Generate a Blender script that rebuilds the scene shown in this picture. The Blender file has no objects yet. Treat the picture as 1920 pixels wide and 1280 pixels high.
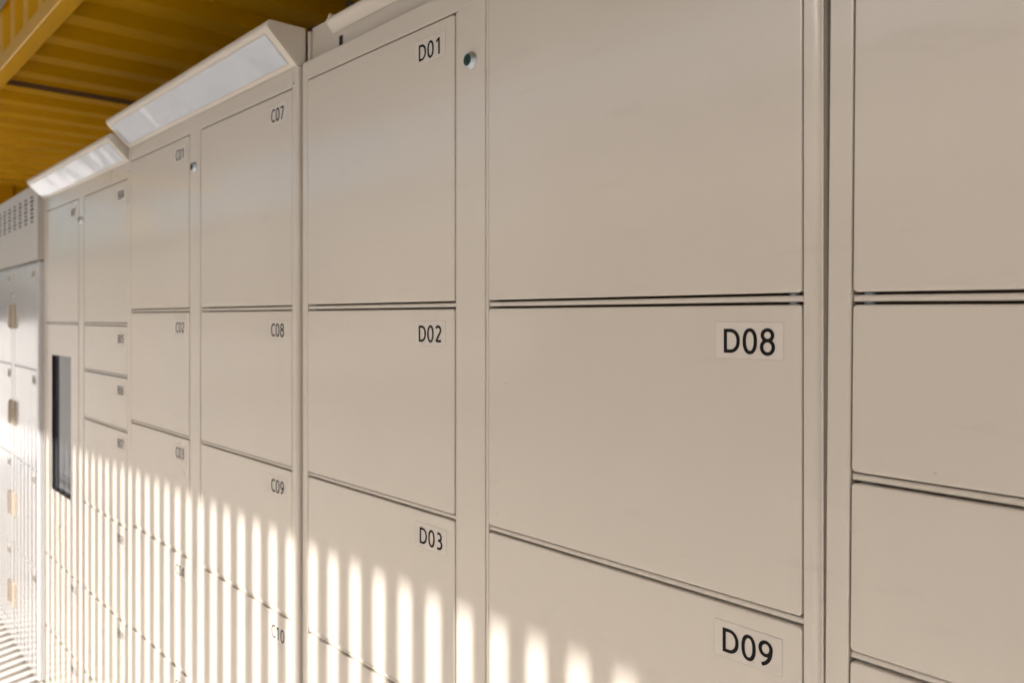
import bpy, bmesh, math, random
from mathutils import Vector, Matrix
random.seed(4)
S = bpy.context.scene
COL = S.collection

# ------------------------------------------------------------------ camera, sky, sun, exposure
ZC = 1.38                      # eye height above the paving
WALL = 0.719                   # lens to locker fronts
TH = math.radians(42.2)        # angle between view axis and the row of lockers
cd = bpy.data.cameras.new('camera'); cam = bpy.data.objects.new('camera', cd); COL.objects.link(cam)
cam.location = (0, 0, ZC)
cam.rotation_euler = (math.radians(90), 0, math.radians(90) - TH)
cd.sensor_width = 36; cd.lens = 28.125
cd.shift_y = -45/1920
cd.clip_start = 0.02; cd.clip_end = 600
cd.dof.use_dof = True; cd.dof.focus_distance = 0.93; cd.dof.aperture_fstop = 6.3
S.camera = cam

SUN_EL, SUN_AZ = 38.0, 20.0     # elevation; degrees to the right of square-on to the lockers
W = bpy.data.worlds.new("World"); S.world = W; W.use_nodes = True
nt = W.node_tree; bg = nt.nodes['Background']
sky = nt.nodes.new('ShaderNodeTexSky'); sky.sky_type = 'NISHITA'; sky.sun_disc = False
sky.sun_elevation = math.radians(SUN_EL); sky.sun_rotation = math.radians(180 - SUN_AZ)
sky.air_density = 1.0; sky.dust_density = 4.5; sky.ozone_density = 1.0
nt.links.new(sky.outputs[0], bg.inputs[0]); bg.inputs[1].default_value = 0.12
sd = bpy.data.lights.new('sun', 'SUN'); sun = bpy.data.objects.new('sun', sd); COL.objects.link(sun)
sd.energy = 4.7; sd.angle = math.radians(0.85); sd.color = (1.0, 0.95, 0.89)
ce, se = math.cos(math.radians(SUN_EL)), math.sin(math.radians(SUN_EL))
ca, sa = math.cos(math.radians(SUN_AZ)), math.sin(math.radians(SUN_AZ))
sun.rotation_euler = Vector((-sa*ce, ca*ce, -se)).to_track_quat('-Z', 'Y').to_euler()
sun.location = (3, -6, 6)
S.view_settings.view_transform = 'Standard'; S.view_settings.look = 'None'
S.view_settings.exposure = 0.88; S.view_settings.gamma = 1.0

# ------------------------------------------------------------------ materials
def mat(name, col, rough=0.5, metal=0.0, bump=None, mottle=0.0, spec=0.5, coat=0.0, mscale=6.0, rvar=0.0):
    m = bpy.data.materials.new(name); m.use_nodes = True
    n = m.node_tree.nodes; l = m.node_tree.links; b = n['Principled BSDF']
    b.inputs['Base Color'].default_value = (*col, 1)
    b.inputs['Roughness'].default_value = rough; b.inputs['Metallic'].default_value = metal
    b.inputs['Specular IOR Level'].default_value = spec
    b.inputs['Coat Weight'].default_value = coat; b.inputs['Coat Roughness'].default_value = 0.105
    geo = n.new('ShaderNodeNewGeometry')
    if mottle or rvar:
        t = n.new('ShaderNodeTexNoise'); t.inputs['Scale'].default_value = mscale
        t.inputs['Detail'].default_value = 5; l.new(geo.outputs['Position'], t.inputs['Vector'])
        if mottle:
            r = n.new('ShaderNodeMapRange'); r.inputs[1].default_value = 0.3; r.inputs[2].default_value = 0.7
            r.inputs[3].default_value = 1 - mottle; r.inputs[4].default_value = 1 + mottle*0.5
            l.new(t.outputs['Fac'], r.inputs[0])
            v = n.new('ShaderNodeVectorMath'); v.operation = 'SCALE'; v.inputs[0].default_value = col
            l.new(r.outputs[0], v.inputs['Scale']); l.new(v.outputs[0], b.inputs['Base Color'])
        if rvar:
            r = n.new('ShaderNodeMapRange'); r.inputs[1].default_value = 0.3; r.inputs[2].default_value = 0.7
            r.inputs[3].default_value = rough - rvar; r.inputs[4].default_value = rough + rvar
            l.new(t.outputs['Fac'], r.inputs[0]); l.new(r.outputs[0], b.inputs['Roughness'])
    if bump:
        prev = None
        for sc, dist in bump:
            t = n.new('ShaderNodeTexNoise'); t.inputs['Scale'].default_value = sc; t.inputs['Detail'].default_value = 2
            l.new(geo.outputs['Position'], t.inputs['Vector'])
            bp = n.new('ShaderNodeBump'); bp.inputs['Strength'].default_value = 1.0; bp.inputs['Distance'].default_value = dist
            l.new(t.outputs['Fac'], bp.inputs['Height'])
            if prev: l.new(prev.outputs[0], bp.inputs['Normal'])
            prev = bp
        l.new(prev.outputs[0], b.inputs['Normal'])
    return m

CREAM = (0.630, 0.586, 0.524)
M = {}
M['paint'] = mat('cream_powder_coat', CREAM, 0.32, bump=[(2.2, 0.0035), (420, 0.00004)], mottle=0.035, mscale=2.5, rvar=0.05, coat=0.75)
M['hood'] = mat('cream_hood_paint', (0.64, 0.595, 0.53), 0.36, bump=[(3, 0.002)], coat=0.4)
M['white_paint'] = mat('pale_powder_coat', (0.545, 0.55, 0.565), 0.22, bump=[(2.6, 0.002)], mottle=0.03, coat=0.6)
M['head'] = mat('head_panel_paint', (0.53, 0.49, 0.45), 0.42, bump=[(2, 0.002)], coat=0.12)
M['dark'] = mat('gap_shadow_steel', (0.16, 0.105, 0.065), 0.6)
M['lowbounce'] = mat('bounce_cutting_dark_sheet', (0.16, 0.13, 0.10), 0.8, mottle=0.3)  # roof skins and back wall coloured dark to cut bounce light onto the ceiling
M['black'] = mat('black_rubber', (0.008, 0.008, 0.009), 0.7)
M['film'] = mat('label_film', (0.643, 0.606, 0.562), 0.3)
M['filmedge'] = mat('label_edge_dirt', (0.54, 0.50, 0.45), 0.5)
M['ink'] = mat('black_ink', (0.010, 0.009, 0.010), 0.6, spec=0.15)
M['steel'] = mat('zinc_steel', (0.55, 0.60, 0.66), 0.36, 1.0, bump=[(300, 0.0001)])
M['hinge'] = mat('galvanised_pin', (0.22, 0.25, 0.29), 0.6, 0.3)
M['greenlock'] = mat('green_plastic', (0.008, 0.055, 0.045), 0.4, spec=0.4)
M['diffuser'] = mat('acrylic_diffuser', (0.47, 0.54, 0.65), 0.11, bump=[(3.2, 0.03), (8, 0.003)], spec=0.8, coat=1.0)
M['glass'] = mat('screen_glass', (0.14, 0.15, 0.175), 0.05, 0.5, spec=0.9)
M['tan'] = mat('handle_plastic', (0.58, 0.50, 0.40), 0.4)
M['yellow'] = mat('yellow_container_paint', (0.68, 0.36, 0.002), 0.30, bump=[(5, 0.002)], mottle=0.12, mscale=3, spec=0.35)
M['beam'] = mat('yellow_beam_paint', (0.68, 0.37, 0.008), 0.32, bump=[(7, 0.001)], mottle=0.05, coat=0.15)
M['soffit'] = mat('pale_soffit', (0.24, 0.22, 0.19), 0.6, mottle=0.05)
M['slat'] = mat('grey_slat_paint', (0.62, 0.60, 0.57), 0.45, mottle=0.05)
M['floor'] = mat('pale_concrete', (0.66, 0.62, 0.575), 0.5, bump=[(60, 0.001)], mottle=0.10, mscale=4)
M['ground'] = mat('plaza_paving', (0.58, 0.55, 0.51), 0.8, bump=[(30, 0.002)], mottle=0.15, mscale=0.8)
M['bldg'] = mat('far_render', (0.34, 0.32, 0.30), 0.7, mottle=0.1, mscale=0.4)
M['win'] = mat('far_glass', (0.08, 0.10, 0.13), 0.1)

def specks(m, col):
    """a few small chips and faint rub marks in the paint"""
    n = m.node_tree.nodes; l = m.node_tree.links; b = n['Principled BSDF']
    geo = n.new('ShaderNodeNewGeometry'); src = b.inputs['Base Color'].links[0].from_socket
    v = n.new('ShaderNodeTexVoronoi'); v.inputs['Scale'].default_value = 15; l.new(geo.outputs['Position'], v.inputs['Vector'])
    r = n.new('ShaderNodeMapRange'); r.inputs[1].default_value = 0.018; r.inputs[2].default_value = 0.035; r.inputs[3].default_value = 0.34; r.inputs[4].default_value = 0
    l.new(v.outputs['Distance'], r.inputs[0])
    mp = n.new('ShaderNodeMapping'); mp.inputs['Scale'].default_value = (5, 5, 22); mp.inputs['Rotation'].default_value = (0.3, 0.5, 0.2)
    l.new(geo.outputs['Position'], mp.inputs['Vector'])
    t = n.new('ShaderNodeTexNoise'); t.inputs['Scale'].default_value = 1.4; t.inputs['Detail'].default_value = 7; t.inputs['Roughness'].default_value = 0.65
    l.new(mp.outputs[0], t.inputs['Vector'])
    r2 = n.new('ShaderNodeMapRange'); r2.inputs[1].default_value = 0.60; r2.inputs[2].default_value = 0.78; r2.inputs[3].default_value = 0; r2.inputs[4].default_value = 0.16
    l.new(t.outputs['Fac'], r2.inputs[0])
    ad = n.new('ShaderNodeMath'); ad.operation = 'MAXIMUM'; l.new(r.outputs[0], ad.inputs[0]); l.new(r2.outputs[0], ad.inputs[1])
    mx = n.new('ShaderNodeMix'); mx.data_type = 'RGBA'; l.new(ad.outputs[0], mx.inputs['Factor']); l.new(src, mx.inputs['A']); mx.inputs['B'].default_value = (*col, 1)
    l.new(mx.outputs['Result'], b.inputs['Base Color'])
specks(M['paint'], (0.34, 0.29, 0.24)); specks(M['white_paint'], (0.34, 0.31, 0.28))

# ------------------------------------------------------------------ mesh helpers
def link(name, bm, m, parent=None, loc=(0, 0, 0), rot=None):
    bmesh.ops.recalc_face_normals(bm, faces=bm.faces[:])
    me = bpy.data.meshes.new(name); bm.to_mesh(me); bm.free()
    for k in (m if isinstance(m, (list, tuple)) else [m]): me.materials.append(k)
    o = bpy.data.objects.new(name, me); COL.objects.link(o); o.location = loc
    if rot: o.rotation_euler = rot
    if parent: o.parent = parent
    return o
def thing(name, label, cat, loc, group=None, rot=(0, 0, 0)):
    o = bpy.data.objects.new(name, None); COL.objects.link(o); o.location = loc; o.rotation_euler = rot
    o['label'] = label; o['category'] = cat
    if group: o['group'] = group
    o.empty_display_size = 0.1
    return o
def box(bm, x0, x1, y0, y1, z0, z1, bev=0.0, seg=2, mi=0):
    v = [bm.verts.new(p) for p in ((x0,y0,z0),(x1,y0,z0),(x1,y1,z0),(x0,y1,z0),(x0,y0,z1),(x1,y0,z1),(x1,y1,z1),(x0,y1,z1))]
    fs = [bm.faces.new([v[i] for i in q]) for q in ((0,3,2,1),(4,5,6,7),(0,1,5,4),(1,2,6,5),(2,3,7,6),(3,0,4,7))]
    for f in fs: f.material_index = mi
    if bev:
        es = list({e for f in fs for e in f.edges})
        bmesh.ops.bevel(bm, geom=es, offset=bev, segments=seg, profile=0.5, affect='EDGES')
def outline(x0, x1, z0, z1, r, n=4):
    pts = []
    for cx, cz, a0 in ((x1-r, z1-r, 0), (x0+r, z1-r, 90), (x0+r, z0+r, 180), (x1-r, z0+r, 270)):
        for i in range(n+1):
            a = math.radians(a0 + 90*i/n); pts.append((cx + r*math.cos(a), cz + r*math.sin(a)))
    return pts
def slab(bm, x0, x1, z0, z1, y=0.0, t=0.018, r=0.003, b=0.0014, mi=0):
    """pressed sheet-metal panel facing -y: rounded corners and a rolled front edge"""
    rings = []
    for ins, dy in ((b, 0), (b*0.35, b*0.3), (0, b), (0, t)):
        rr = max(r - ins, 0.0003)
        rings.append([bm.verts.new((px, y+dy, pz)) for px, pz in outline(x0+ins, x1-ins, z0+ins, z1-ins, rr)])
    n = len(rings[0]); fs = [bm.faces.new(rings[0])]
    for a, c in zip(rings, rings[1:]):
        for i in range(n): fs.append(bm.faces.new((a[i], a[(i+1) % n], c[(i+1) % n], c[i])))
    for f in fs: f.material_index = mi
def hole_panel(bm, o, h, y, t):
    """flat panel with one rectangular opening, o and h are (x0,x1,z0,z1)"""
    def ring(r, yy): return [bm.verts.new(p) for p in ((r[0],yy,r[2]),(r[1],yy,r[2]),(r[1],yy,r[3]),(r[0],yy,r[3]))]
    a, b_, c, d = ring(o, y), ring(h, y), ring(o, y+t), ring(h, y+t)
    for i in range(4):
        j = (i+1) % 4
        bm.faces.new((a[i], a[j], b_[j], b_[i])); bm.faces.new((a[i], a[j], c[j], c[i])); bm.faces.new((b_[i], b_[j], d[j], d[i]))
def cyl(bm, p0, p1, r0, r1=None, n=24, caps=True, mi=0):
    p0, p1 = Vector(p0), Vector(p1); r1 = r0 if r1 is None else r1
    q = (p1-p0).to_track_quat('Z', 'Y').to_matrix()
    A, B = [], []
    for i in range(n):
        a = 2*math.pi*i/n; d = Vector((math.cos(a), math.sin(a), 0))
        A.append(bm.verts.new(p0 + q @ (d*r0))); B.append(bm.verts.new(p1 + q @ (d*r1)))
    fs = [bm.faces.new((A[i], A[(i+1) % n], B[(i+1) % n], B[i])) for i in range(n)]
    if caps: fs += [bm.faces.new(A), bm.faces.new(B)]
    for f in fs: f.material_index = mi
    return A, B
def extrude_profile(bm, prof, x0, x1, mi=0):
    """closed (y,z) profile swept along x"""
    A = [bm.verts.new((x0, y, z)) for y, z in prof]; B = [bm.verts.new((x1, y, z)) for y, z in prof]
    n = len(prof)
    fs = [bm.faces.new((A[i], A[(i+1) % n], B[(i+1) % n], B[i])) for i in range(n)] + [bm.faces.new(A), bm.faces.new(B)]
    for f in fs: f.material_index = mi
def arc(cx, cy, rx, ry, a0, a1, n=20, e=1.0):
    out = []
    for i in range(n+1):
        a = math.radians(a0 + (a1-a0)*i/n); c, s_ = math.cos(a), math.sin(a)
        out.append((cx + rx*math.copysign(abs(c)**e, c), cy + ry*math.copysign(abs(s_)**e, s_)))
    return out
# humanist sans lettering: (advance width, strokes), unit cap height, centre-lines
GL = {
 'D': (.69, [[(.07,0),(.07,1)], [(.14,.93),(.27,.93)]+arc(.27,.5,.35,.43,90,-90,24,.92)[1:]+[(.14,.07)]]),
 'C': (.60, [arc(.40,.5,.33,.455,52,308,28,.92)]),
 'B': (.60, [[(.07,0),(.07,1)], [(.14,.93),(.28,.93)]+arc(.28,.73,.21,.20,90,-90,14)[1:]+[(.14,.53)], [(.28,.53)]+arc(.28,.30,.25,.23,90,-90,14)[1:]+[(.14,.07)]]),
 'A': (.72, [[(.04,0),(.34,.97)],[(.38,.97),(.68,0)],[(.17,.32),(.55,.32)]]),
 '0': (.60, [arc(.30,.5,.23,.46,0,360,36,.9)]),
 '1': (.60, [[(.36,0),(.36,1)],[(.31,.94),(.12,.78)]]),
 '2': (.60, [arc(.28,.72,.22,.235,150,-32,18)+[(.10,.075)],[(.10,.07),(.56,.07)]]),
 '3': (.60, [arc(.25,.745,.21,.215,125,-90,18)+[(.17,.53)], [(.25,.53)]+arc(.25,.285,.26,.245,80,-125,20)]),
 '4': (.60, [[(.43,0),(.43,1)],[(.38,.97),(.05,.30)],[(.03,.26),(.58,.26)]]),
 '5': (.60, [[(.52,.93),(.15,.93),(.11,.54)]+arc(.27,.31,.25,.26,112,-120,20)]),
 '6': (.60, [arc(.32,.31,.22,.265,0,360,28), arc(.56,.36,.45,.60,100,182,14)]),
 '7': (.60, [[(.04,.93),(.52,.93)],[(.51,.90),(.20,0)]]),
 '8': (.60, [arc(.30,.755,.205,.215,0,360,28), arc(.30,.275,.235,.27,0,360,28)]),
 '9': (.60, [arc(.28,.69,.22,.265,0,360,28), arc(.04,.64,.45,.60,-80,2,14)]),
}
def glyphs(bm, word, x, z, h, y, mi):
    t = .145; pen = 0.0; k = 0
    for ch in word:
        adv, strokes = GL[ch]
        for st in strokes:
            k += 1; n = len(st); closed = abs(st[0][0]-st[-1][0]) < 1e-6 and abs(st[0][1]-st[-1][1]) < 1e-6 and n > 4
            L, R = [], []
            for i in range(n):
                a = st[i-1] if i > 0 else (st[n-2] if closed else st[0]); b = st[i+1] if i < n-1 else (st[1] if closed else st[-1])
                dx, dz = b[0]-a[0], b[1]-a[1]; q = math.hypot(dx, dz); nx_, nz_ = -dz/q*t/2, dx/q*t/2
                if 0 < i < n-1:          # mitre
                    d0 = (st[i][0]-a[0], st[i][1]-a[1]); l0 = math.hypot(*d0) or 1
                    co = (-d0[1]/l0*nx_ + d0[0]/l0*nz_)/(t/2); co = max(co, .6); nx_, nz_ = nx_/co, nz_/co
                for lst, sg in ((L, 1), (R, -1)):
                    lst.append(bm.verts.new((x+(pen+st[i][0]+sg*nx_)*h*1.1, y-.00002*k, z+(st[i][1]+sg*nz_)*h)))
            for i in range(n-1):
                f = bm.faces.new((L[i], L[i+1], R[i+1], R[i])); f.material_index = mi
        pen += adv + .12
def sticker(parent, code, xr, zt, y, sc=1.0):
    """printed film label, right edge xr, top edge zt"""
    w, h = 0.0765*sc, 0.0365*sc
    bm = bmesh.new()
    slab(bm, xr-w, xr, zt-h, zt, y-0.0003, 0.0003, 0.002, 0.0001, mi=0)
    slab(bm, xr-w-0.0009, xr+0.0009, zt-h-0.0009, zt+0.0009, y-0.00012, 0.0001, 0.0025, 0.00005, mi=2)
    glyphs(bm, code, xr-w+0.0099*sc, zt-0.0066*sc-0.0247*sc, 0.0247*sc, y-0.0005, 1)
    fl = link('number_sticker', bm, [M['film'], M['ink'], M['filmedge']], parent)
    return fl

# ------------------------------------------------------------------ lockers
def hinge(parent, x, z, y):
    bm = bmesh.new()
    cyl(bm, (x, y+0.009, z-0.004), (x, y+0.009, z+0.004), 0.0048, n=20)
    link('hinge_pin', bm, M['hinge'], parent)
def lock(parent, x, z, y, r=0.0125):
    bm = bmesh.new()
    # turned collar: outer lip, bevel, inner wall
    rings = []
    for rr, yy in ((r, 0.0), (r, -0.0012), (r*0.72, -0.0070), (r*0.66, -0.0072), (r*0.62, -0.0062), (r*0.60, -0.0022)):
        rings.append([bm.verts.new((x+rr*math.cos(2*math.pi*i/32), y+yy, z+rr*math.sin(2*math.pi*i/32))) for i in range(32)])
    for a, c in zip(rings, rings[1:]):
        for i in range(32): bm.faces.new((a[i], a[(i+1) % 32], c[(i+1) % 32], c[i]))
    o = link('lock', bm, M['steel'], parent)
    bm = bmesh.new()
    cyl(bm, (x, y-0.0060, z), (x, y-0.0074, z), r*0.70, r*0.66)
    link('lock_core', bm, M['greenlock'], o)
    bm = bmesh.new(); box(bm, x-0.0012, x+0.0012, y-0.0080, y-0.0075, z-0.0045, z+0.0045)
    link('keyhole', bm, M['black'], o)
def screw(parent, x, z, y, r=0.0045):
    bm = bmesh.new()
    cyl(bm, (x, y+0.001, z), (x, y-0.0022, z), r, r*0.7, n=16)
    link('screw', bm, M['steel'], parent)

def cabinet(label, x0, x1, ztop, yf, columns, strip, zb=-1.36, depth=0.62, rr=0.007, group='parcel locker cabinets standing in a row', rot=0.0,
            strip_top=None, smat='paint', pivot=None, hinges=()):
    """columns: list of (xa, xb, [(ztop, zbot, code or None)...]); coordinates relative to the lens, z relative to eye"""
    px = x0 if pivot is None else pivot
    root = thing('locker_cabinet', label, 'locker', (px, yf, 0), group)
    root.rotation_euler = rot if isinstance(rot, tuple) else (0, 0, 0)
    def X(x): return x - px
    def Z(z): return z + ZC
    P = M[smat]
    # carcass behind the fronts
    bm = bmesh.new()
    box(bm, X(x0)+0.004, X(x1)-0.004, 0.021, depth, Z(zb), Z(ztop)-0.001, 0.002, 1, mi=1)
    # side skins, roof skin, plinth
    box(bm, X(x0)+0.0005, X(x0)+0.0035, 0.004, depth+0.004, Z(zb), Z(ztop)-0.003)
    box(bm, X(x1)-0.0035, X(x1)-0.0005, 0.004, depth+0.004, Z(zb), Z(ztop)-0.003)
    box(bm, X(x0)+0.002, X(x1)-0.002, 0.021, depth+0.004, Z(ztop)-0.0008, Z(ztop)+0.0002, mi=2)
    box(bm, X(x0)+0.03, X(x1)-0.03, 0.04, depth-0.03, Z(-1.379), Z(zb)-0.001, mi=1)
    link('carcass', bm, [P, M['dark'], M['lowbounce']], root)
    # front frame: stiles, head, bottom rail, rails between doors
    bm = bmesh.new()
    ca_, cb_ = columns[0], columns[-1]
    dt = max(c[2][0][0] for c in columns); db = min(c[2][-1][1] for c in columns)
    slab(bm, X(x0), X(ca_[0])-0.0016, Z(zb), Z(ztop), 0, 0.02, 0.0012, 0.0015)
    sx0, sx1 = X(cb_[1])+0.0016, X(x1)
    prof = [(sx0, .02), (sx0, .0012), (sx0+.0004, .0004), (sx0+.0012, 0)] + [(sx1-rr+rr*math.sin(math.radians(a)), rr-rr*math.cos(math.radians(a))) for a in range(0, 91, 10)] + [(sx1, .02)]
    pA = [bm.verts.new((u, w_, Z(zb))) for u, w_ in prof]; pB = [bm.verts.new((u, w_, Z(ztop))) for u, w_ in prof]
    for i in range(len(prof)): k2 = (i+1) % len(prof); bm.faces.new((pA[i], pA[k2], pB[k2], pB[i]))
    bm.faces.new(pA); bm.faces.new(pB)
    slab(bm, X(ca_[0])-0.0015, X(cb_[1])+0.0015, Z(dt)+0.0024, Z(ztop), 0.0002, 0.0196, 0.001, 0.0012)
    slab(bm, X(ca_[0])-0.0015, X(cb_[1])+0.0015, Z(zb), Z(db)-0.0035, 0.0002, 0.0196, 0.001, 0.0012)
    st = strip_top if strip_top is not None else dt
    for (xa, xb) in strip:
        slab(bm, X(xa)+0.0075, X(xb)-0.0075, Z(db)-0.003, Z(st), 0.0, 0.02, 0.0008, 0.0010)
        slab(bm, X(xa)+0.0016, X(xa)+0.0071, Z(db)-0.003, Z(dt)+0.0018, 0.0016, 0.0184, 0.0008, 0.0010)
        slab(bm, X(xb)-0.0071, X(xb)-0.0016, Z(db)-0.003, Z(dt)+0.0018, 0.0016, 0.0184, 0.0008, 0.0010)
    for xa, xb, rows in columns:
        for r1, r2 in zip(rows, rows[1:]):
            m = (r1[1] + r2[0])/2
            slab(bm, X(xa)-0.001, X(xb)+0.001, Z(m)-0.0031, Z(m)+0.0031, 0.0026, 0.017, 0.0008, 0.0022)
    link('front_frame', bm, P, root)
    for ci, (xa, xb, rows) in enumerate(columns):
        for ri, (zt, zbm, code) in enumerate(rows):
            bm = bmesh.new()
            j = random.uniform(-0.0004, 0.0004)
            if code == 'SCREEN':
                hx0, hx1, hz0, hz1 = X(-3.283), X(-3.018), Z(-0.622), Z(-0.135)
                hole_panel(bm, (X(xa), X(xb), Z(zbm), Z(zt)), (hx0, hx1, hz0, hz1), 0.0, 0.018)
                o = link('screen_panel', bm, P, root)
                bm = bmesh.new(); hole_panel(bm, (hx0+0.0002, hx1-0.0002, hz0+0.0002, hz1-0.0002), (hx0+0.002, hx1-0.002, hz0+0.002, hz1-0.002), 0.0008, 0.0138)
                link('screen_bezel', bm, M['black'], o)
                bm = bmesh.new(); box(bm, hx0+0.002, hx1-0.002, 0.0125, 0.0165, hz0+0.002, hz1-0.002)
                link('screen', bm, M['glass'], o)
                bm = bmesh.new(); slab(bm, X(-3.17), X(-3.13), Z(-0.79), Z(-0.735), -0.003, 0.003, 0.004, 0.001)
                link('card_slot', bm, M['tan'], o)
                continue
            slab(bm, X(xa), X(xb), Z(zbm), Z(zt), j, 0.0175, 0.0042, 0.0015)
            o = link('door', bm, P, root)
            if code:
                o['label'] = 'door numbered ' + code
                dx, dz = random.uniform(-0.0012, 0.0012), random.uniform(-0.0008, 0.0008)
                sticker(o, code, X(xb)-0.0195+dx, Z(zt)-0.0178+dz, j)
            hx = xb - 0.0120 if ci in hinges else (xa + 0.0120)
            if ri < len(rows)-1: hinge(o, X(hx), Z(zbm)-0.0045, 0)
            if ri > 0: hinge(o, X(hx), Z(zt)+0.0045, 0)
    return root

def hood(root, x0, x1, zb, prot=0.060, hgt=0.075, back=0.02, px=0.0, panel=True):
    """wedge-shaped lamp hood: sloping front with an acrylic panel, bull-nosed top edge"""
    z0 = zb + ZC
    prof = [(0.0005, z0)]
    # sloping face from (0,z0) up and out to (-prot, z0+hgt-nose)
    r = 0.011
    ang = math.atan2(hgt-r, prot)
    ny, nz = -math.sin(ang), -math.cos(ang)
    cy, cz = -prot + r, z0 + hgt - r
    a0 = math.atan2(nz, ny)
    for i in range(9):
        a = a0 - (a0 + 2*math.pi - math.pi/2 if a0 < 0 else a0 - math.pi/2)*i/8
        prof.append((cy + r*math.cos(a), cz + r*math.sin(a)))
    prof += [(back, z0+hgt), (back, z0)]
    bm = bmesh.new(); extrude_profile(bm, prof, x0-px, x1-px)
    o = link('light_hood', bm, M['hood'], root)
    md = o.modifiers.new('b', 'BEVEL'); md.width = 0.0025; md.segments = 2; md.limit_method = 'ANGLE'; md.angle_limit = math.radians(40)
    if panel:
        p0 = Vector((0.0005, z0)); p1 = Vector(prof[1]); d = (p1-p0); L = d.length; d.normalize()
        n_ = Vector((-d.y, d.x));
        if n_.x > 0: n_ = -n_
        bm = bmesh.new(); a_ = p0 + d*0.011; b_ = p0 + d*(L-0.007)
        nx, nyy = 48, 6
        g = [[None]*(nyy+1) for _ in range(nx+1)]
        xa, xb = x0-px+0.018, x1-px-0.022
        for i in range(nx+1):
            for jj in range(nyy+1):
                q = a_ + (b_-a_)*(jj/nyy) + n_*0.0012
                g[i][jj] = bm.verts.new((xa+(xb-xa)*i/nx, q.x, q.y))
        for i in range(nx):
            for jj in range(nyy): bm.faces.new((g[i][jj], g[i+1][jj], g[i+1][jj+1], g[i][jj+1]))
        ret = bmesh.ops.extrude_face_region(bm, geom=bm.faces[:])
        for v in [e for e in ret['geom'] if isinstance(e, bmesh.types.BMVert)]: v.co -= Vector((0, n_.x, n_.y))*0.001
        dd = link('diffuser', bm, M['diffuser'], o)
        bm = bmesh.new()
        for (s0, s1, xx0, xx1) in ((0.008, 0.011, xa-0.003, xb+0.003), (L-0.007, L-0.004, xa-0.003, xb+0.003), (0.011, L-0.007, xa-0.003, xa), (0.011, L-0.007, xb, xb+0.003)):
            A = p0 + d*s0; B = p0 + d*s1
            extrude_profile(bm, [tuple(A), tuple(B), tuple(B+n_*0.0006), tuple(A+n_*0.0006)], xx0, xx1)
        link('diffuser_seal', bm, M['filmedge'], o)
    return o

D = WALL
# cabinet D (large, doors D01..D12)
def rows(cuts, codes):
    return [(a, b, c) for (a, b), c in zip(cuts, codes)]
dcut = [(.4405, .0240), (.0122, -.2862), (-.2962, -.5770), (-.5870, -.8665), (-.8765, -1.095), (-1.105, -1.325)]
cabD = cabinet('tall cream locker cabinet with doors D01, D02, D03 and large D08', -1.380, -.3604, .477, D,
        [(-1.359, -.918, rows(dcut, ['D0%d' % i for i in range(1, 7)])),
         (-.8415, -.3806, rows(dcut, ['D07', 'D08', 'D09', 'D10', 'D11', 'D12']))],
        [(-.918, -.8415)], strip_top=.4435, hinges=(1,), rr=.011)
lock(cabD, -.8792+1.380, .3635+ZC, 0)
# cabinet C
cs = .959
ccut = [(.452, .0245), (.0130, -.2955), (-.3055, -.594), (-.604, -.890), (-.900, -1.13), (-1.14, -1.365)]
ccut = [(a*cs, b*cs) for a, b in ccut]
cabC = cabinet('cream locker cabinet with doors C01 and C07 under a long light hood', -2.3865, -1.3856, .493*cs, D-.008,
        [(-2.363, -1.931, rows(ccut, ['C0%d' % i for i in range(1, 7)])),
         (-1.855, -1.407, rows(ccut, ['C07', 'C08', 'C09', 'C10', 'C11', 'C12']))],
        [(-1.931, -1.855)], strip_top=.455*cs, hinges=(1,))
lock(cabC, -1.895+2.3865, .368*cs+ZC, 0)
screw(cabC, -1.400+2.3865, .4587*cs+ZC, 0)
screw(cabC, -1.3995+2.3865, -1.25+ZC, 0)
hood(cabC, -2.3845, -1.3876, .493*cs+.0006, px=-2.3865)
# cabinet B
bs = .9645
bl = [(a*bs, b*bs) for a, b in [(.405, -.0155), (-.0255, -.900), (-.910, -1.180), (-1.190, -1.37)]]
br = [(a*bs, b*bs) for a, b in [(.405, -.0155), (-.0265, -.170), (-.180, -.330), (-.340, -.614), (-.624, -.900), (-.910, -1.180), (-1.190, -1.37)]]
cabB = cabinet('cream locker cabinet with a dark touch screen below door B01', -3.406, -2.391, .4545*bs, D-.004,
        [(-3.374, -2.924, rows(bl, ['B01', 'SCREEN', 'B02', 'B03'])),
         (-2.8535, -2.412, rows(br, ['B0%d' % i for i in range(4, 10)] + ['B10']))],
        [(-2.924, -2.8535)], strip_top=.408*bs, hinges=(1,))
lock(cabB, -2.889+3.406, .330*bs+ZC, 0)
screw(cabB, -2.402+3.406, .427*bs+ZC, 0); screw(cabB, -2.402+3.406, .335*bs+ZC, 0)
hood(cabB, -3.404, -2.396, .4545*bs+.0006, hgt=.073, prot=.056, px=-3.406)
# cabinet E, leaning very slightly
ecut = [(.520, .0235), (.0118, -.1400), (-.1500, -.3030), (-.3125, -.4640), (-.474, -.626), (-.636, -.90), (-.91, -1.325)]
cabE = cabinet('nearest cream locker cabinet with plain narrow doors without numbers, right of door D08', -.3549, .665, .545, D,
        [(-.3313, .115, rows(ecut, [None]*7)), (.192, .640, rows(ecut, [None]*7))],
        [(.115, .192)], rot=(0, math.radians(.45), 0), pivot=-.3549)
cabE.location.x += -.0108
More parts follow.
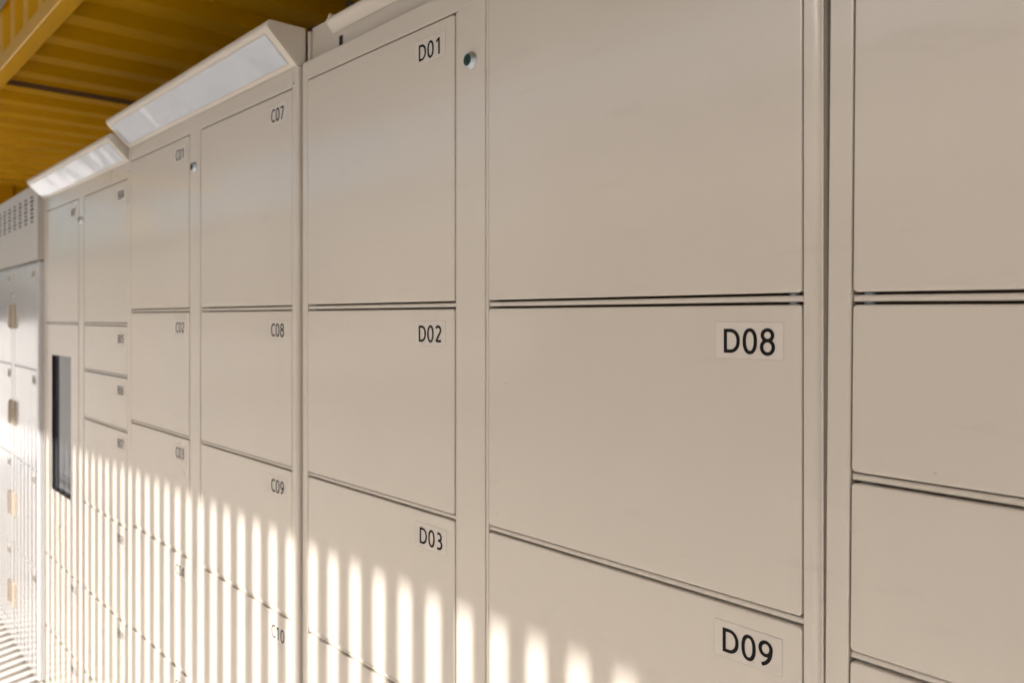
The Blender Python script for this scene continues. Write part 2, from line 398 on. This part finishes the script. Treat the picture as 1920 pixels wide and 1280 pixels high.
# cabinet A: taller, stands a little forward, vented head, pull handles
as_ = .9416
ar = [(a*as_, b*as_) for a, b in [(.2165, -.2065), (-.2135, -.612), (-.619, -1.012), (-1.019, -1.38)]]
AX0, AX1 = -4.420, -3.4075
cabA = cabinet('pale locker cabinet with vented head panel and upright door handles, farthest from the camera', AX0, AX1, .2215*as_, D-.021,
        [(AX0+.022, AX0+.472, rows(ar, ['A0%d' % i for i in range(1, 5)])),
         (AX1-.472, AX1-.022, rows(ar, ['A0%d' % i for i in range(5, 9)]))],
        [(AX0+.472, AX1-.472)], smat='white_paint', pivot=AX1, rot=(0, 0, math.radians(-1.2)))
# vented head
def vent_head():
    z0, z1 = .2290*as_+ZC, .538*as_+ZC
    w = AX1-AX0
    bm = bmesh.new()
    nx = 8; slots = []
    pitch = .118
    xs = [-w]; zs = [z0]
    holes = []
    for i in range(nx):
        cx = -.110 - pitch*i
        for r in range(7):
            cz = z1 - .046 - .0155*r
            hw = .036 if r % 2 else .025
            holes.append((cx-hw, cx+hw, cz-.0042, cz+.0042))
    # row-wise strips with true openings
    zr = sorted({round(z1-.046-.0155*r, 5) for r in range(7)}, reverse=True)
    def quad(xa, xb, za, zb_):
        v = [bm.verts.new(p) for p in ((xa, 0, za), (xb, 0, za), (xb, 0, zb_), (xa, 0, zb_))]; bm.faces.new(v)
    top = z1-.004
    for r, cz in enumerate(zr):
        quad(-w+.004, -.006, cz+.0042, top)
        hs = sorted([h for h in holes if abs((h[2]+h[3])/2-cz) < 1e-4])
        x = -w+.004
        for h in hs:
            quad(x, h[0], cz-.0042, cz+.0042); x = h[1]
        quad(x, -.006, cz-.0042, cz+.0042)
        top = cz-.0042
    quad(-w+.004, -.006, z0+.004, top)
    bmesh.ops.remove_doubles(bm, verts=bm.verts[:], dist=1e-5)
    ret = bmesh.ops.extrude_face_region(bm, geom=bm.faces[:])
    for v in [e for e in ret['geom'] if isinstance(e, bmesh.types.BMVert)]: v.co.y += .0015
    hd = link('vented_head_panel', bm, M['head'], cabA, (0, -.002, 0))
    bm = bmesh.new()
    box(bm, -w+.001, -.001, .004, .60, z0, z1, .003, 2)
    box(bm, -w+.001, -w+.0036, -.002, .0038, z0, z1); box(bm, -.0056, -.001, -.002, .0038, z0, z1, .0015)
    box(bm, -w+.0038, -.0058, -.002, .0038, z1-.0038, z1); box(bm, -w+.0038, -.0058, -.002, .0038, z0, z0+.0038)
    link('head_box', bm, M['head'], cabA)
    bm = bmesh.new()
    box(bm, -w+.02, -.02, .0012, .0030, z1-.16, z1-.035)
    link('vent_backing', bm, M['black'], hd)
    bm = bmesh.new()
    box(bm, -w+.002, -.0015, .010, .1, .2216*as_+ZC+.001, z0-.001)
    link('head_gap', bm, M['dark'], cabA)
    screw(cabA, -.004, z0+.020, -.002, .005)
vent_head()
def handle(parent, x, zc_, y):
    prof = []
    bm = bmesh.new()
    hh = .053
    prof = [(y, zc_-hh), (y-.007, zc_-hh+.002), (y-.012, zc_-hh+.008), (y-.012, zc_+hh-.008), (y-.007, zc_+hh-.002), (y, zc_+hh)]
    extrude_profile(bm, prof, x-.0055, x+.0055)
    bmesh.ops.bevel(bm, geom=bm.edges[:], offset=.002, segments=2, affect='EDGES')
    link('handle', bm, M['tan'], parent)
doorsA = [o for o in cabA.children if o.name.startswith('door')]
for i, o in enumerate(doorsA):
    zt, zb_ = ar[i % 4][0], ar[i % 4][1]
    cz = zt - .199 + ZC
    if i < 4: handle(o, AX0+.472-AX1-.012, cz, 0)
    else: handle(o, -.472+.012, cz, 0)
lock(cabA, -.5065, .095+ZC, 0, .009)

# D head box: recessed fascia, visor bar, cable slot
def d_head():
    px = -1.380
    z0, z1 = .4785+ZC, .5640*.97+ZC
    bm = bmesh.new(); slab(bm, .003, 1.019, z0, z1, .0185, .25, .001, .0012)
    o = link('head_fascia', bm, M['paint'], cabD)
    bm = bmesh.new(); box(bm, -.0045, .0022, .013, .20, z0-.0005, z1-.006, .001, 1)
    link('corner_post', bm, M['hood'], o)
    bm = bmesh.new()
    zb_, zt_ = .531*.97+ZC-.0005, .5625*.97+ZC
    prof = [(.0180, zb_), (.004, zb_+.016), (.0025, zb_+.021), (.005, zb_+.0255), (.011, zb_+.028), (.0180, zb_+.028)]
    extrude_profile(bm, prof, .082, 1.01)
    v = link('visor_bar', bm, M['hood'], o)
    md = v.modifiers.new('b', 'BEVEL'); md.width = .0015; md.segments = 2; md.limit_method = 'ANGLE'; md.angle_limit = math.radians(30)
    bm = bmesh.new(); cyl(bm, (.080, .012, zb_+.0215), (.090, .012, zb_+.0315), .006, .006, 16)
    link('cable_gland', bm, M['hood'], o)
    bm = bmesh.new(); box(bm, .104, .116, .0178, .0192, z0+.003, z0+.027)
    link('cable_slot', bm, M['black'], o)
d_head()

# ------------------------------------------------------------------ yellow container shell around the lockers
shell = thing('container_shelter', 'yellow corrugated steel container shelter housing the row of lockers', 'shelter', (-2.5, 1.0, 0))
def inv(x, y, z): return (x+2.5, y-1.0, z)
def corr(bm, n0, n1, period, depth, f):
    """trapezoid corrugation; f(t, d) -> two points (ends) of the strip at distance t, depth d"""
    prev = None; t = n0
    pts = []
    while t < n1:
        pts += [(t, 0), (t+period*.33, 0), (t+period*.45, depth), (t+period*.88, depth)]
        t += period
    pts.append((t, 0))
    for t, d in pts:
        a, b = f(t, d); A, B = bm.verts.new(a), bm.verts.new(b)
        if prev: bm.faces.new((prev[0], A, B, prev[1]))
        prev = (A, B)
XL, XR = -7.6, 3.2
ZCEIL = 1.075 + ZC
bm = bmesh.new(); corr(bm, XL, XR, .29, -.045, lambda t, d: (inv(t, .700, ZCEIL-d), inv(t, 1.50, ZCEIL-d)))
sol = link('ceiling_sheet', bm, M['yellow'], shell)
def solid(o, t=.003):
    m = o.modifiers.new('s', 'SOLIDIFY'); m.thickness = t; m.offset = 1
solid(sol)
bm = bmesh.new()
bm.free()
for xs_ in (-4.30, -1.86):
    bm = bmesh.new(); box(bm, xs_+2.5, xs_+2.504, -.298, .49, ZCEIL-.0015, ZCEIL+.026); link('ceiling_seam', bm, M['dark'], shell)
bm = bmesh.new(); box(bm, XL+2.5, XR+2.5, .639-1, .699-1, 1.0+ZC, 1.058+ZC, .004, 2)
link('eave_beam', bm, M['beam'], shell)
bm = bmesh.new(); box(bm, -6.83+2.5, -6.77+2.5, -2.3, .636-1, 1.075+ZC, 1.135+ZC, .004)
link('tie_beam', bm, M['beam'], shell)
bm = bmesh.new(); corr(bm, XL, XR, .232, .030, lambda t, d: (inv(t, .652+d, 1.060+ZC), inv(t, .652+d, 1.45+ZC)))
solid(link('riser_cladding', bm, M['yellow'], shell))
bm = bmesh.new(); corr(bm, XL, XR, .232, .030, lambda t, d: (inv(t, 1.47+d, .02), inv(t, 1.47+d, ZCEIL+.05)))
solid(link('back_wall', bm, M['lowbounce'], shell))
for xe in (XL, XR):
    bm = bmesh.new(); corr(bm, .70, 1.47, .232, .030, lambda t, d: (inv(xe+d, t, .02), inv(xe+d, t, ZCEIL+.03)))
    solid(link('end_wall', bm, M['yellow'], shell))
bm = bmesh.new(); box(bm, XL+2.4, XR+2.6, -.312, .54, ZCEIL+.05, ZCEIL+.07)
link('roof_deck', bm, M['yellow'], shell)

# ------------------------------------------------------------------ outer canopy and slatted screen that cast the striped sunlight
EDGE_H = 1.3
tanp = math.tan(math.radians(SUN_EL))/math.cos(math.radians(SUN_AZ))
yedge = WALL - (EDGE_H + .408)/tanp
can = thing('canopy', 'flat yellow canopy roof over the walkway in front of the lockers', 'canopy', (-2, -1, 0))
bm = bmesh.new(); box(bm, -7, 6, yedge+1, .645+1, EDGE_H+ZC, EDGE_H+ZC+.10)
for v in bm.verts: v.co.z += -.014 + .010*(v.co.x-2)      # falls gently to one end
link('canopy_roof', bm, M['soffit'], can)
for xp in (-8.6, 3.8):
    bm = bmesh.new(); box(bm, xp+2-.06, xp+2+.06, yedge+1+.05, yedge+1+.17, .005, EDGE_H+ZC-.13, .006)
    link('post', bm, M['beam'], can)
scr = thing('slat_screen', 'pale upright slat screen facing the lockers across the walkway', 'screen', (-2, -.30, 0))
PER = .0743
YS = -.30
gap0 = -.8953 + math.tan(math.radians(SUN_AZ))*(WALL-YS)
bm = bmesh.new()
x = gap0 + PER/2 - PER*110
while x < 6.0:
    if x > -8.8: box(bm, x-.0185+2, x+.0185+2, -.004, .004, .05, 1.86)
    x += PER
link('slats', bm, M['slat'], scr)
bm = bmesh.new(); box(bm, -6.8, 8.0, -.015, .015, 1.862, 1.885); box(bm, -6.8, 8.0, -.015, .015, .02, .048)
link('rail', bm, M['slat'], scr)

# ------------------------------------------------------------------ ground
def sheet(name, x0, x1, y0, y1, z, m):
    bm = bmesh.new(); v = [bm.verts.new(p) for p in ((x0,y0,z),(x1,y0,z),(x1,y1,z),(x0,y1,z))]; bm.faces.new(v)
    o = link(name, bm, m); o['kind'] = 'structure'; return o
sheet('ground', -300, 300, -300, 300, 0.0, M['ground'])
sheet('walkway', -12, 8, -3.2, 1.6, 0.004, M['floor'])

# unseen buildings added across the plaza to dim sky light, mirrored in the doors
def added_building(label, x, y, w, h, m):
    b = thing('added_building', label, 'building', (x, y, 0))
    bm = bmesh.new(); box(bm, -w, w, -8, 0, 0.01, h); link('wall', bm, m, b)
    bm = bmesh.new(); box(bm, -w-.2, w+.2, -8.2, .2, h+.002, h+.25); link('roof_edge', bm, M['slat'], b)
    n = int(w*2/3.2)
    for i in range(n):
        for k in range(max(1, int(h/2.6))):
            bm = bmesh.new(); x0 = -w+1+i*3.2; box(bm, x0, x0+1.5, .01, .06, .9+k*2.6, 2.2+k*2.6); link('window', bm, M['win'], b)
added_building('low pale building added straight across the plaza to dim the sky on the lockers', 3, -12, 17, 5.8, M['bldg'])
added_building('distant pale building added far off to the left across the plaza', -75, -34, 16, 9.0, M['bldg'])
